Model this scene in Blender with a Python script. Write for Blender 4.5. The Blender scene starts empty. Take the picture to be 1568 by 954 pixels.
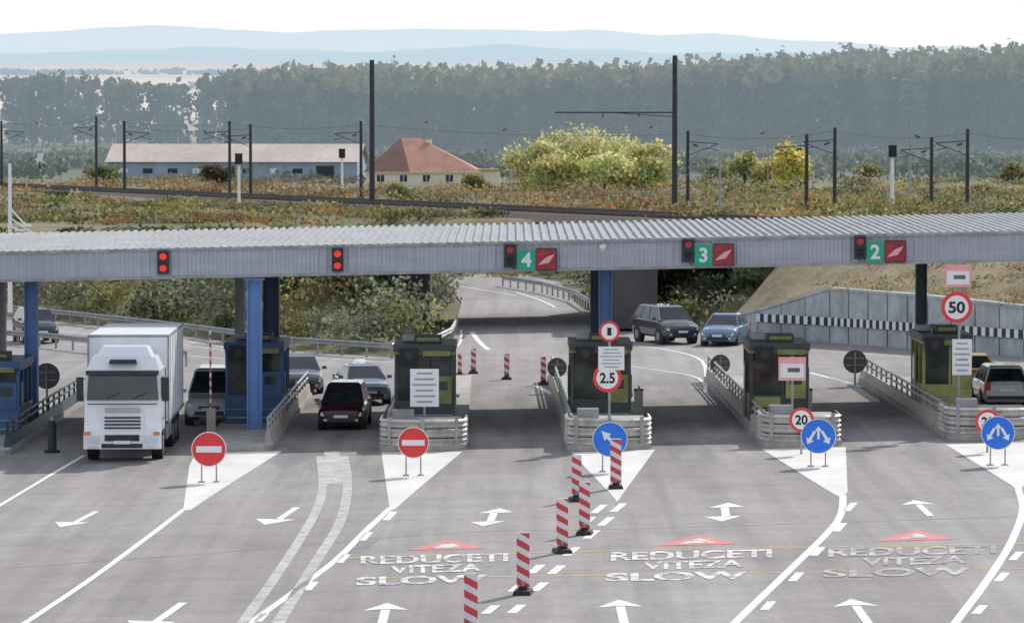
import bpy, math, random
import numpy as np
from mathutils import Vector, Matrix, noise
random.seed(7); rng=np.random.default_rng(7)
sc=bpy.context.scene
F=5800.0; CZ=10.5; YH=190.0; UC=784.0; VC=476.3; S=0.02
th=math.atan((VC-YH)/F)
def ray(u,v):
    a=(u-UC)/F; b=-(v-VC)/F
    return Vector((a, math.cos(th)+b*math.sin(th), -math.sin(th)+b*math.cos(th)))
def W(u,v,d):
    r=ray(u,v); return Vector((0,0,CZ))+r*(d/r.y)
def G(u,v,h=0.0):
    r=ray(u,v); t=(CZ-h)/(S*r.x-r.z); return Vector((0,0,CZ))+r*t
def gz(x): return S*max(-60,min(60,x))
def sm(t): 
    t=np.clip(t,0,1); return t*t*(3-2*t)

# ---------------------------------------------------------------- materials
def nt(name):
    m=bpy.data.materials.new(name); m.use_nodes=True
    t=m.node_tree; b=t.nodes['Principled BSDF']; return m,t,b
def N(t,typ,**k):
    n=t.nodes.new(typ)
    for a,b in k.items(): setattr(n,a,b)
    return n
def coords(t,scale=(1,1,1),kind='Object'):
    tc=N(t,'ShaderNodeTexCoord'); mp=N(t,'ShaderNodeMapping'); mp.inputs['Scale'].default_value=scale
    t.links.new(tc.outputs[kind],mp.inputs['Vector']); return mp.outputs['Vector']
def noi(t,vec,scale,detail=4,rough=.6):
    n=N(t,'ShaderNodeTexNoise'); n.inputs['Scale'].default_value=scale; n.inputs['Detail'].default_value=detail
    n.inputs['Roughness'].default_value=rough; t.links.new(vec,n.inputs['Vector']); return n.outputs['Fac']
def ramp(t,fac,stops):
    r=N(t,'ShaderNodeValToRGB'); e=r.color_ramp.elements
    while len(e)<len(stops): e.new(0.5)
    for i,(p,c) in enumerate(stops):
        e[i].position=p; e[i].color=(c[0],c[1],c[2],1) if not isinstance(c,(int,float)) else (c,c,c,1)
    t.links.new(fac,r.inputs['Fac']); return r.outputs['Color']
def mix(t,a,b,fac,mode='MIX'):
    m=N(t,'ShaderNodeMix',data_type='RGBA',blend_type=mode)
    for s,val in ((6,a),(7,b)):
        if isinstance(val,(tuple,list)): m.inputs[s].default_value=(*val[:3],1)
        else: t.links.new(val,m.inputs[s])
    if isinstance(fac,(int,float)): m.inputs[0].default_value=fac
    else: t.links.new(fac,m.inputs[0])
    return m.outputs[2]
def painted_haze(t,shader,dens=.00045,maxf=.93,col=(.50,.62,.72)):
    """haze painted as emission mixed into the surface, growing with its world distance"""
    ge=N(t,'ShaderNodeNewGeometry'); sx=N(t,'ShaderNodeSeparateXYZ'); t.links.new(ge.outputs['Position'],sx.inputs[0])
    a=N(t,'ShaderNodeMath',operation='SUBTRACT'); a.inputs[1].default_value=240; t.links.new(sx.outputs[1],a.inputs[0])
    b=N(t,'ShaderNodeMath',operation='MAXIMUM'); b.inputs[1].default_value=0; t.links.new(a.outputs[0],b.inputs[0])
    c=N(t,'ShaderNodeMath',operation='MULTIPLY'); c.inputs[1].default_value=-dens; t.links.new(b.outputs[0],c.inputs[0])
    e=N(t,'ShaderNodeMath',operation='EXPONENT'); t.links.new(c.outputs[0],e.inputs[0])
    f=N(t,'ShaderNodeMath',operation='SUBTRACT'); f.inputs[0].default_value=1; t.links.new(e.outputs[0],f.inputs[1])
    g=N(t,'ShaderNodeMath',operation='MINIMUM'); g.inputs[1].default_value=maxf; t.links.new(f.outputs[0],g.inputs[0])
    em=N(t,'ShaderNodeEmission'); em.inputs['Color'].default_value=(*col,1); em.inputs['Strength'].default_value=1.0  # surface glow standing in for distant haze
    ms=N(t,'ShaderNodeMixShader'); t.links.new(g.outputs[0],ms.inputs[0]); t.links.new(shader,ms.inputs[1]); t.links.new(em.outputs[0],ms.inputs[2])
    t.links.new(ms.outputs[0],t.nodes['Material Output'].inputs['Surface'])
def pm(name,col,rough=.6,metal=0,var=.18,scale=3.0,emit=0,coat=0,dirt=None,air=None,aircol=(.50,.62,.72)):
    m,t,b=nt(name)
    v=coords(t)
    n=noi(t,v,scale,5,.65)
    lo=tuple(c*(1-var) for c in col); hi=tuple(min(1,c*(1+var)) for c in col)
    c=ramp(t,n,[(.3,lo),(.7,hi)])
    if dirt:
        n2=noi(t,coords(t,(1,1,.35)),1.7,5,.7)
        f=ramp(t,n2,[(.45,0.0),(.75,dirt)])
        c=mix(t,c,(.12,.10,.08),f)
    t.links.new(c,b.inputs['Base Color'])
    b.inputs['Roughness'].default_value=rough; b.inputs['Metallic'].default_value=metal
    if coat: b.inputs['Coat Weight'].default_value=coat
    if emit:
        b.inputs['Emission Color'].default_value=(*col,1); b.inputs['Emission Strength'].default_value=emit
    if air: painted_haze(t,b.outputs[0],air,col=aircol)
    return m
WHITE=pm('white_paint',(.8,.8,.8),.5,var=.05)
SIGNW=pm('sign_white',(.88,.88,.88),.4,var=.03)
RED=pm('sign_red',(.80,.05,.05),.4,var=.08)
BLUE=pm('sign_blue',(.02,.20,.82),.4,var=.08)
GREEN=pm('sign_green',(.01,.42,.25),.4,var=.08)
BLACK=pm('black_rubber',(.015,.015,.017),.6)
DARK=pm('dark_metal',(.03,.035,.04),.5,var=.3)
STEEL=pm('galvanised_steel',(.36,.37,.37),.45,metal=.3,var=.2,scale=2,dirt=.5)
RAIL=pm('rail_steel',(.64,.61,.55),.55,metal=.1,var=.25,scale=1.5,dirt=.6)
CONC=pm('concrete',(.45,.43,.39),.85,var=.2,scale=1.2,dirt=.5)
CONCD=pm('concrete_dark',(.09,.09,.09),.9,var=.25,scale=.8,dirt=.4)
COLB=pm('column_blue',(.14,.30,.64),.4,var=.15,scale=1,dirt=.3)
COLD=pm('column_dark_blue',(.03,.08,.17),.45,var=.2)
COLT=pm('column_teal',(.03,.07,.09),.45,var=.2)
COLP=pm('column_pale',(.45,.47,.5),.5,var=.15)
BOOTH=pm('booth_panel',(.045,.055,.055),.45,var=.3,scale=1.3)
BOOTHB=pm('booth_panel_blue',(.04,.11,.24),.45,var=.25,scale=1.3)
BOOTHG=pm('booth_panel_olive',(.30,.29,.09),.5,var=.3,scale=1.3)
OLIVE=pm('booth_olive_trim',(.22,.22,.07),.5,var=.3,scale=2)
BEIGE=pm('beige_panel',(.48,.44,.36),.6,var=.15,dirt=.4)
YEL=pm('yellow_trim',(.40,.36,.08),.5,var=.1)
PINK=pm('sign_pink',(.9,.42,.42),.4,var=.1)
GREYBACK=pm('sign_back_grey',(.13,.14,.15),.5,var=.15)
GREYT=pm('sign_print_grey',(.36,.37,.38),.5,var=.15)
POLE=pm('pole_dark',(.045,.047,.055),.7,var=.3)
POLEL=pm('pole_light',(.36,.38,.38),.7,var=.2)
LAMPR=pm('red_lamp',(1,.04,.03),.4,emit=.35,var=.02)
LAMPD=pm('red_lamp_dim',(.45,.03,.03),.4,emit=.1,var=.1)
VMS=pm('led_panel_red',(.25,.02,.03),.4,emit=.15,var=.5,scale=12)
TRUCKW=pm('truck_white',(.90,.91,.94),.3,coat=.5,var=.02,dirt=.08)
TRUCKG=pm('truck_box',(.84,.86,.89),.45,var=.03,scale=1,dirt=.18)
LIGHT=pm('headlight',(.75,.78,.8),.12,var=.05)
TAIL=pm('tail_light',(.6,.02,.02),.2,var=.1)
ORANGE=pm('indicator_orange',(.8,.25,.03),.25,var=.1)
RIM=pm('wheel_rim',(.35,.35,.36),.35,metal=.6,var=.1)
def glass(name,col=(.02,.025,.03),sp=.8):
    m,t,b=nt(name)
    n=noi(t,coords(t),1.3,2)
    t.links.new(ramp(t,n,[(.3,tuple(c*.5 for c in col)),(.7,tuple(c*2 for c in col))]),b.inputs['Base Color'])
    b.inputs['Roughness'].default_value=.08; b.inputs['Specular IOR Level'].default_value=sp
    return m
GLASS=glass('window_glass'); BGLASS=glass('booth_glass',(.03,.04,.035),.35)
def paintcar(name,c): return pm(name,c,.28,coat=.8,var=.04,dirt=.12)

def asphalt():
    m,t,b=nt('asphalt')
    v=coords(t)
    big=noi(t,coords(t,(.10,.035,1)),1,4,.6)
    c=ramp(t,big,[(.3,(.300,.268,.252)),(.5,(.350,.318,.302)),(.72,(.385,.358,.345))])
    streak=noi(t,coords(t,(1.3,.03,1)),1,3,.6)
    c=mix(t,c,ramp(t,streak,[(.3,.74),(.62,1.08)]),.7,'MULTIPLY')
    fine=noi(t,v,9,6,.8)
    c=mix(t,c,ramp(t,fine,[(.25,.75),(.75,1.22)]),.8,'MULTIPLY')
    cross=noi(t,coords(t,(.05,.8,1)),1,4,.7)
    c=mix(t,c,ramp(t,cross,[(.35,.85),(.6,1.04)]),.6,'MULTIPLY')
    blot=noi(t,coords(t,(.5,.22,1)),1,5,.7)
    c=mix(t,c,ramp(t,blot,[(.35,.80),(.55,1.03)]),.7,'MULTIPLY')
    vo=N(t,'ShaderNodeTexVoronoi',feature='DISTANCE_TO_EDGE'); vo.inputs['Scale'].default_value=.13
    nn=N(t,'ShaderNodeTexNoise'); nn.inputs['Scale'].default_value=.5; t.links.new(v,nn.inputs['Vector'])
    vm=N(t,'ShaderNodeVectorMath',operation='MULTIPLY_ADD'); vm.inputs[1].default_value=(4,4,0); 
    t.links.new(nn.outputs['Color'],vm.inputs[0]); t.links.new(v,vm.inputs[2]); t.links.new(vm.outputs[0],vo.inputs['Vector'])
    cr=ramp(t,vo.outputs['Distance'],[(.0,.62),(.008,1.0)])
    c=mix(t,c,cr,.4,'MULTIPLY')
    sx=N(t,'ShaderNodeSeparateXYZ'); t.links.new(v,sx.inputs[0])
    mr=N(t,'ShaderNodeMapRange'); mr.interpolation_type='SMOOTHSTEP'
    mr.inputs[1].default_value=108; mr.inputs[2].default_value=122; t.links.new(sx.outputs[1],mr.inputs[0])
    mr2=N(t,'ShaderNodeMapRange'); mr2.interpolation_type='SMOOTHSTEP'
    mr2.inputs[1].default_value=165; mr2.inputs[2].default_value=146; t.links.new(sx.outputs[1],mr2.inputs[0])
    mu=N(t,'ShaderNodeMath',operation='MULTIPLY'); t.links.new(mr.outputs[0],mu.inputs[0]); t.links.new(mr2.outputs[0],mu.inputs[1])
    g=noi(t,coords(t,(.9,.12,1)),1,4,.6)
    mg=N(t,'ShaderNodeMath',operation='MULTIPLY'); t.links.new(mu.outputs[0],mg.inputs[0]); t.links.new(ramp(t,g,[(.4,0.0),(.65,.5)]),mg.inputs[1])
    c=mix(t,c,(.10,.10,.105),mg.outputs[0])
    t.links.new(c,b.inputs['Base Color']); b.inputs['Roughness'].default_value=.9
    return m
ASPH=asphalt()
PATCH=pm('asphalt_patch',(.25,.24,.24),.9,var=.2,scale=2)
SEAM=pm('asphalt_seam',(.20,.19,.18),.9,var=.3,scale=2)
def worn(name,col,lo,hi,sc_=3.0,asph=(.32,.295,.28)):
    m,t,b=nt(name)
    n=noi(t,coords(t),sc_,6,.75)
    c=mix(t,col,asph,ramp(t,n,[(lo,0.0),(hi,1.0)]))
    n2=noi(t,coords(t,(1,.3,1)),.8,4)
    c=mix(t,c,ramp(t,n2,[(.3,.8),(.7,1.05)]),.7,'MULTIPLY')
    t.links.new(c,b.inputs['Base Color']); b.inputs['Roughness'].default_value=.8
    return m
LINE=worn('road_paint',(.88,.86,.82),.56,.8)
LINEW=worn('road_paint_worn',(.86,.84,.80),.45,.58,2.2)
LINEF=worn('road_paint_faded',(.60,.58,.55),.40,.72,2)
LINEFF=worn('road_paint_very_faded',(.62,.60,.57),.40,.54,2)
GOREM=worn('gore_paint',(.80,.76,.72),.55,1.0,1.2)
REDP=worn('road_paint_red',(.78,.22,.20),.48,.75,4)
YELP=worn('road_paint_yellow',(.66,.48,.16),.5,.75,2)

def terrain_mat():
    m,t,b=nt('rough_grass')
    v=coords(t)
    n=noi(t,coords(t,(1,.5,1)),.09,6,.65)
    c=ramp(t,n,[(.3,(.09,.105,.045)),(.45,(.15,.145,.07)),(.58,(.22,.18,.09)),(.72,(.26,.20,.12))])
    n2=noi(t,v,1.4,5,.7)
    c=mix(t,c,ramp(t,n2,[(.3,.55),(.7,1.3)]),.8,'MULTIPLY')
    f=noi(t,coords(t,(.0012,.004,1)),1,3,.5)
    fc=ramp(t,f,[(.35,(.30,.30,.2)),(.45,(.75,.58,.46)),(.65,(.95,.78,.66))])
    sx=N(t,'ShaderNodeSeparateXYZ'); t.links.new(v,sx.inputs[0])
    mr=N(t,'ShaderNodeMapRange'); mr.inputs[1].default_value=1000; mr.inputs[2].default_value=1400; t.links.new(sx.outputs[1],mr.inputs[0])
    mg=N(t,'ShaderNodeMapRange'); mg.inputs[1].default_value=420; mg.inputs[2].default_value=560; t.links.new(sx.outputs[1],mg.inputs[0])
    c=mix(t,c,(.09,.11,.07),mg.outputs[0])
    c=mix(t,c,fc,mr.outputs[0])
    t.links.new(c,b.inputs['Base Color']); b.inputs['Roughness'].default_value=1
    painted_haze(t,b.outputs[0],.00040,.72,(.56,.63,.70)); return m
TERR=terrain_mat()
def drygrass():
    m,t,b=nt('dry_grass')
    n=noi(t,coords(t,(1,.6,1)),.35,6,.7)
    c=ramp(t,n,[(.32,(.13,.12,.06)),(.5,(.29,.23,.13)),(.68,(.40,.31,.19))])
    n2=noi(t,coords(t),4,4,.7); c=mix(t,c,ramp(t,n2,[(.3,.6),(.7,1.2)]),.9,'MULTIPLY')
    t.links.new(c,b.inputs['Base Color']); b.inputs['Roughness'].default_value=1
    return m
DRY=drygrass()
def leafmat(name,air):
    m,t,b=nt(name); t.nodes.remove(b)
    a=N(t,'ShaderNodeAttribute'); a.attribute_name='tint'
    d=N(t,'ShaderNodeBsdfDiffuse'); t.links.new(a.outputs['Color'],d.inputs['Color'])
    if air: painted_haze(t,d.outputs[0],.00050); return m
    tr=N(t,'ShaderNodeBsdfTranslucent'); ms=N(t,'ShaderNodeMixShader'); ms.inputs[0].default_value=.45
    t.links.new(a.outputs['Color'],tr.inputs['Color'])
    t.links.new(d.outputs[0],ms.inputs[1]); t.links.new(tr.outputs[0],ms.inputs[2])
    t.links.new(ms.outputs[0],t.nodes['Material Output'].inputs['Surface'])
    return m
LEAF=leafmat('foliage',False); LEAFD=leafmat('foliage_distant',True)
BARK=pm('bark',(.09,.075,.06),.9,var=.3)
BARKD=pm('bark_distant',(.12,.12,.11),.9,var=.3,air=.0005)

# ---------------------------------------------------------------- mesh builder
class MB:
    def __init__(s): s.v=[];s.f=[];s.m=[];s.mats=[]
    def mi(s,mat):
        if mat not in s.mats: s.mats.append(mat)
        return s.mats.index(mat)
    def add(s,vs,fs,mat):
        o=len(s.v); s.v+= [tuple(p) for p in vs]; i=s.mi(mat)
        for f in fs: s.f.append(tuple(o+k for k in f)); s.m.append(i)
    def box(s,c,sz,mat,rz=0,top=(1,1),shift=(0,0)):
        cx,cy,cz=c; hx,hy,hz=sz[0]/2,sz[1]/2,sz[2]/2; vs=[]
        for z in (-1,1):
            k=top if z>0 else (1,1); sh=shift if z>0 else (0,0)
            for x,y in((-1,-1),(1,-1),(1,1),(-1,1)):
                X=x*hx*k[0]+sh[0]; Y=y*hy*k[1]+sh[1]
                vs.append((cx+X*math.cos(rz)-Y*math.sin(rz),cy+X*math.sin(rz)+Y*math.cos(rz),cz+z*hz))
        s.add(vs,[(0,3,2,1),(4,5,6,7),(0,1,5,4),(1,2,6,5),(2,3,7,6),(3,0,4,7)],mat)
    def cyl(s,p0,p1,r0,mat,r1=None,n=12,caps=True):
        p0=Vector(p0);p1=Vector(p1); r1=r0 if r1 is None else r1
        q=(p1-p0).to_track_quat('Z','Y'); vs=[]
        for p,r in((p0,r0),(p1,r1)):
            for i in range(n):
                a=2*math.pi*i/n; vs.append(p+q@Vector((r*math.cos(a),r*math.sin(a),0)))
        fs=[(i,(i+1)%n,n+(i+1)%n,n+i) for i in range(n)]
        if caps: fs+= [tuple(range(n-1,-1,-1)),tuple(range(n,2*n))]
        s.add(vs,fs,mat)
    def prism(s,pts,h,mat,side=None):
        n=len(pts); vs=[Vector(p) for p in pts]+[Vector(p)+Vector((0,0,h)) for p in pts]
        s.add(vs,[tuple(range(n,2*n))],mat)
        s.add(vs,[(i,(i+1)%n,n+(i+1)%n,n+i) for i in range(n)],side or mat)
    def disc(s,c,r,mat,th=.02,n=28):
        s.cyl((c[0],c[1]+th,c[2]),(c[0],c[1],c[2]),r,mat,n=n)
    def build(s,name,loc=(0,0,0),rz=0,bevel=0,smooth=False,parent=None):
        me=bpy.data.meshes.new(name); me.from_pydata(s.v,[],s.f)
        for m in s.mats: me.materials.append(m)
        me.polygons.foreach_set('material_index',s.m)
        if smooth: me.polygons.foreach_set('use_smooth',[True]*len(s.f))
        me.update(); o=bpy.data.objects.new(name,me); sc.collection.objects.link(o)
        o.location=loc; o.rotation_euler=(0,0,rz)
        if bevel:
            md=o.modifiers.new('bevel','BEVEL'); md.width=bevel; md.segments=2; md.limit_method='ANGLE'; md.angle_limit=math.radians(35)
        if parent: o.parent=parent
        return o
_tc={}
def tmesh(txt):
    if txt in _tc: return _tc[txt]
    cu=bpy.data.curves.new('t','FONT'); cu.body=txt; cu.offset=.03; ob=bpy.data.objects.new('t',cu); sc.collection.objects.link(ob)
    bpy.context.view_layer.update(); dg=bpy.context.evaluated_depsgraph_get()
    me=bpy.data.meshes.new_from_object(ob.evaluated_get(dg))
    vs=np.array([v.co[:2] for v in me.vertices]); fs=[tuple(p.vertices) for p in me.polygons]
    bpy.data.objects.remove(ob); 
    mn=vs.min(0); mx=vs.max(0); vs=(vs-mn)/(mx-mn); asp=(mx-mn)[0]/(mx-mn)[1]
    _tc[txt]=(vs,fs,asp); return _tc[txt]
def sign_text(mb,txt,c,h,mat,w=None):
    vs,fs,asp=tmesh(txt); w=w or h*asp
    mb.add([(c[0]+(x-.5)*w,c[1],c[2]+(y-.5)*h) for x,y in vs],fs,mat)
def arrow2d(mb,c,L,ang,mat,w=.1):
    pts=[(-w/2,-L/2),(w/2,-L/2),(w/2,L*.12),(w*1.5,L*.12),(0,L/2),(-w*1.5,L*.12),(-w/2,L*.12)]
    ca,sa=math.cos(ang),math.sin(ang)
    mb.add([(c[0]+x*ca-z*sa,c[1],c[2]+x*sa+z*ca) for x,z in pts],[(0,1,2,6),(3,4,5)],mat)

def leaves(name,blobs,trunks=None,far=False,spread=.2):
    P=[];SZ=[];C=[]
    for (cx,cy,cz,rx,ry,rz,n,size,col) in blobs:
        k=max(3,int(n/28))
        d=rng.normal(size=(k,3)); d/=np.linalg.norm(d,axis=1)[:,None]; d[:,2]=np.abs(d[:,2])*1.0-.35*rng.random(k)
        sub=d*(.45+.5*rng.random((k,1)))
        idx=rng.integers(0,k,n)
        p=sub[idx]+rng.normal(size=(n,3))*spread
        p*=np.array([rx,ry,rz]); p+=np.array([cx,cy,cz])
        cl=(.68+.64*rng.random(k))[idx][:,None]; lf=(.78+.44*rng.random((n,1)))
        hue=1+(rng.random((n,3))-.5)*.22
        P.append(p);SZ.append(np.full(n,size)*(.6+.8*rng.random(n)));C.append(np.clip(np.array(col)*cl*lf*hue,0,1))
    P=np.concatenate(P);SZ=np.concatenate(SZ);C=np.concatenate(C); n=len(P)
    a=rng.normal(size=(n,3)); a/=np.linalg.norm(a,axis=1)[:,None]
    b=np.cross(a,rng.normal(size=(n,3))); b/=np.linalg.norm(b,axis=1)[:,None]
    s_=SZ[:,None]*.5
    V=np.stack([P-a*s_,P+b*s_*.7,P+a*s_,P-b*s_*.7],1).reshape(-1,3)
    fv=np.arange(4*n).reshape(-1,4)
    nv=len(V); tv=[];tf=[]
    if trunks:
        mb=MB()
        for (p0,p1,r0,r1) in trunks: mb.cyl(p0,p1,r0,BARK,r1=r1,n=6,caps=False)
        tv=mb.v; tf=[tuple(nv+i for i in f) for f in mb.f]
    me=bpy.data.meshes.new(name)
    me.from_pydata(V.tolist()+list(tv),[],fv.tolist()+tf)
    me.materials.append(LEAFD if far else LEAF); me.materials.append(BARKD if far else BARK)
    me.polygons.foreach_set('material_index',[0]*n+[1]*len(tf))
    at=me.attributes.new('tint','FLOAT_COLOR','FACE')
    cc=np.ones((n+len(tf),4)); cc[:n,:3]=C; at.data.foreach_set('color',cc.ravel())
    me.update(); o=bpy.data.objects.new(name,me); sc.collection.objects.link(o); return o

# ---------------------------------------------------------------- terrain
def g2(u,v): p=G(u,v); return (p.x,p.y)
WALL=[g2(1100,509),g2(1160,517),g2(1270,524),g2(1420,535),g2(1568,546),(27,160),(40,157),(60,155)]
paved=[(-60,20),(60,20)]+WALL[::-1]+[(7.2,187),(4.6,196),(3.6,225),(3.2,250),(.5,266),(-8,268),(-4.2,250),(-3.0,225),(-3.0,198),g2(690,522),g2(655,540),g2(600,547),g2(450,537),g2(300,516),g2(130,496),g2(0,482),(-60,236)]
PV=np.array(paved)
def pdist(x,y):
    x=np.asarray(x,float);y=np.asarray(y,float)
    d=np.full(x.shape,1e9); ins=np.zeros(x.shape,bool)
    n=len(PV)
    for i in range(n):
        ax,ay=PV[i]; bx,by=PV[(i+1)%n]
        dx,dy=bx-ax,by-ay; t=np.clip(((x-ax)*dx+(y-ay)*dy)/(dx*dx+dy*dy),0,1)
        d=np.minimum(d,np.hypot(x-ax-t*dx,y-ay-t*dy))
        if ay!=by:
            c=((ay>y)!=(by>y))&(x<(bx-ax)*(y-ay)/(by-ay)+ax); ins^=c
    return np.where(ins,0,d)
def plateau(y): return np.interp(y,[0,500,900,1100,1500,4000,5000,9000],[3.6,3.6,3.0,6,18,75,92,130])
def T(x,y):
    x=np.asarray(x,float);y=np.asarray(y,float)
    d=pdist(x,y); base=S*np.clip(x,-60,60)-.06
    k=sm((d-1.5)/9)*np.where(y>140,1,0)
    und=.25*np.sin(x*.11+y*.05)*np.sin(y*.037-x*.02)*sm((y-280)/100)
    return base*(1-k)+(plateau(y)+und)*k
ys=np.concatenate([np.arange(-60,150,15),np.arange(150,290,1.5),np.arange(290,500,6),np.geomspace(500,12000,50)])
xp=np.concatenate([np.arange(0,46,1.5),np.geomspace(48,9000,34)])
xs=np.concatenate([-xp[::-1][:-1],xp])
XX,YY=np.meshgrid(xs,ys); ZZ=T(XX,YY)
nx,ny=len(xs),len(ys)
vv=np.stack([XX,YY,ZZ],-1).reshape(-1,3).tolist()
ff=[(j*nx+i,j*nx+i+1,(j+1)*nx+i+1,(j+1)*nx+i) for j in range(ny-1) for i in range(nx-1)]
me=bpy.data.meshes.new('ground'); me.from_pydata(vv,[],ff); me.materials.append(TERR)
me.polygons.foreach_set('use_smooth',[True]*len(ff)); o=bpy.data.objects.new('ground',me); sc.collection.objects.link(o)

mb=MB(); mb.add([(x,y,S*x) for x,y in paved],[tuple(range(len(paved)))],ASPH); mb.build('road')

def hills(name,y0,y1,prof,base,col,amp,ac):
    us=np.linspace(-1500,3000,220); mbh=MB(); vs=[]
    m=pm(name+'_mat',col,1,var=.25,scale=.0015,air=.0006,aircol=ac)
    for row in range(6):
        t=row/5; y=y0+(y1-y0)*t
        for u in us:
            v=np.interp(u,[p[0] for p in prof],[p[1] for p in prof])+amp*noise.noise(Vector((u*.012,row*.5+y0,0)))*2+amp*.5*noise.noise(Vector((u*.05,row,y0)))
            zt=CZ+(YH-v)*y1/F; z=base+(zt-base)*sm(t)
            vs.append(((u-UC)/F*y,y,float(z)))
    n=len(us); mbh.add(vs,[(r*n+i,r*n+i+1,(r+1)*n+i+1,(r+1)*n+i) for r in range(5) for i in range(n-1)],m)
    mbh.build(name,smooth=True)
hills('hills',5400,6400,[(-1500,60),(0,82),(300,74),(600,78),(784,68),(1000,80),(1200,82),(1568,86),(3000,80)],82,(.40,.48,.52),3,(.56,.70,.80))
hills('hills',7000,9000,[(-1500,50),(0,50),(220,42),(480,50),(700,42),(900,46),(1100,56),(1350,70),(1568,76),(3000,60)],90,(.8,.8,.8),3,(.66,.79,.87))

# ---------------------------------------------------------------- canopy
CY0,CY1=130.0,146.0; ZB,ZT,ZR=5.5,6.42,6.62
m,t,b=nt('fascia_metal')
c=ramp(t,noi(t,coords(t,(.6,1,3)),1,4),[(.3,(.39,.41,.46)),(.7,(.49,.51,.57))]); 
st=noi(t,coords(t,(5,1,.15)),1,4,.7); c=mix(t,c,ramp(t,st,[(.5,1.0),(.8,.72)]),.7,'MULTIPLY')
t.links.new(c,b.inputs['Base Color']); b.inputs['Roughness'].default_value=.5; FASC=m
ROOF=pm('roof_sheet',(.38,.385,.39),.55,var=.2,scale=.6,dirt=.35)
mb=MB()
x0,x1=-42,46; pit=.29
xsr=[];off=[]
x=x0
while x<x1:
    for a,d in((0,0),(.36,0),(.5,1),(.86,1)): xsr.append(x+a*pit); off.append(d)
    x+=pit
n=len(xsr)
vs=[(x,CY0-.03*d,ZB+S*x) for x,d in zip(xsr,off)]+[(x,CY0-.03*d,ZT+S*x) for x,d in zip(xsr,off)]
mb.add(vs,[(i,i+1,n+i+1,n+i) for i in range(n-1)],FASC)
xsr=[];off=[];x=x0;pit=.30
while x<x1:
    for a,d in((0,0),(.45,0),(.55,1),(.9,1)): xsr.append(x+a*pit); off.append(d)
    x+=pit
n=len(xsr); vs=[]
for y,z in((CY0+.05,ZT+.0),(CY1,ZR+.02)):
    vs+=[(x,y,z+.085*d+S*x) for x,d in zip(xsr,off)]
mb.add(vs,[(i,i+1,n+i+1,n+i) for i in range(n-1)],ROOF)
def sbox(xa,xb,ya,yb,za,zb,mat):
    mb.add([(x,y,z+S*x) for z in(za,zb) for x,y in((xa,ya),(xb,ya),(xb,yb),(xa,yb))],[(0,3,2,1),(4,5,6,7),(0,1,5,4),(1,2,6,5),(2,3,7,6),(3,0,4,7)],mat)
sbox(x0,x1,CY0-.09,CY0+.06,ZT-.02,ZT+.07,STEEL)
sbox(x0,x1,CY0-.07,CY0+.10,ZB-.06,ZB+.03,STEEL)
sbox(x0,x1,CY0+.11,CY1-.05,ZB+.1,ZB+.16,CONCD)
sbox(x0,x1,CY1-.04,CY1+.02,ZB,ZR,STEEL)
for yy in(133,137.5,142): sbox(x0,x1,yy,yy+.25,ZB-.05,ZB+.09,COLD)
mb.build('toll_plaza_canopy')
def column(u,wpx,d,mat,vb=None):
    x=(u-UC)/F*d; w=wpx/F*d; mb=MB(); z0=gz(x); h=ZB+.08+S*x-z0
    mb.box((0,0,h/2),(w,w*.18,h),mat); 
    mb.box((-w/2+.03,0,h/2),(.05,w*.9,h),mat); mb.box((w/2-.03,0,h/2),(.05,w*.9,h),mat)
    mb.box((0,0,.04),(w*1.5,w*1.5,.08),STEEL); mb.box((0,0,h-.22),(w*1.35,w*1.2,.1),mat)
    mb.build('canopy_column',loc=(x,d,z0+.0))
for a in((47,20,134.5,COLB),(3,11,142,COLP),(389,23,130.5,COLB),(415,25,141,COLD),(367,16,143,COLP),(911,14,141,COLD),(927,21,134.2,COLB),(1411,17,139,COLT)): column(*a)

def tlight(u,v,both):
    p=W(u,v,129.8); mb=MB()
    mb.box((0,0,0),(.40,.16,.82),DARK)
    for k,dz in enumerate((.2,-.2)):
        on=(k==0) or both
        mb.cyl((0,-.08,dz),(0,-.11,dz),.12,LAMPR if (on and both) else (LAMPD if on else BLACK),n=16)
        mb.box((0,-.16,dz+.15),(.34,.16,.03),DARK)
    mb.build('traffic_light',loc=p,bevel=.01)
tlight(250,401,True);tlight(517,397,True);tlight(781,391,False);tlight(1054,383,False);tlight(1317,378,False)
for u,v,s_ in((806,397,'4'),(1077,390,'3'),(1340,385,'2')):
    p=W(u,v,129.8); mb=MB(); mb.box((0,0,0),(.60,.1,.72),GREEN); mb.box((0,.03,0),(.66,.08,.78),STEEL); sign_text(mb,s_,(0,-.056,0),.5,SIGNW); mb.build('lane_number_sign',loc=p)
    p=W(u+30,v-.5,129.8); mb=MB(); mb.box((0,0,0),(.70,.12,.70),VMS); mb.box((0,.04,0),(.76,.08,.76),DARK)
    vs=[(-.28,-.064,-.2),(.1,-.064,-.12),(.3,-.064,.18),(.05,-.064,.1),(-.1,-.064,-.02)]
    mb.add(vs,[(0,1,2,3,4)],PINK); mb.add([(-.3,-.064,.12),(-.05,-.064,.16),(-.02,-.064,.24),(-.28,-.064,.2)],[(0,1,2,3)],LAMPD); mb.build('lane_status_sign',loc=p)
p=W(923,378,129.7); mb=MB(); mb.cyl((0,0,.25),(0,0,.05),.03,STEEL); mb.cyl((0,0,.08),(0,0,-.04),.11,SIGNW,n=12); mb.cyl((0,0,-.04),(0,0,-.15),.11,SIGNW,r1=.03,n=12); mb.box((0,.1,.22),(.06,.25,.05),STEEL); mb.build('security_camera',loc=p)

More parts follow.
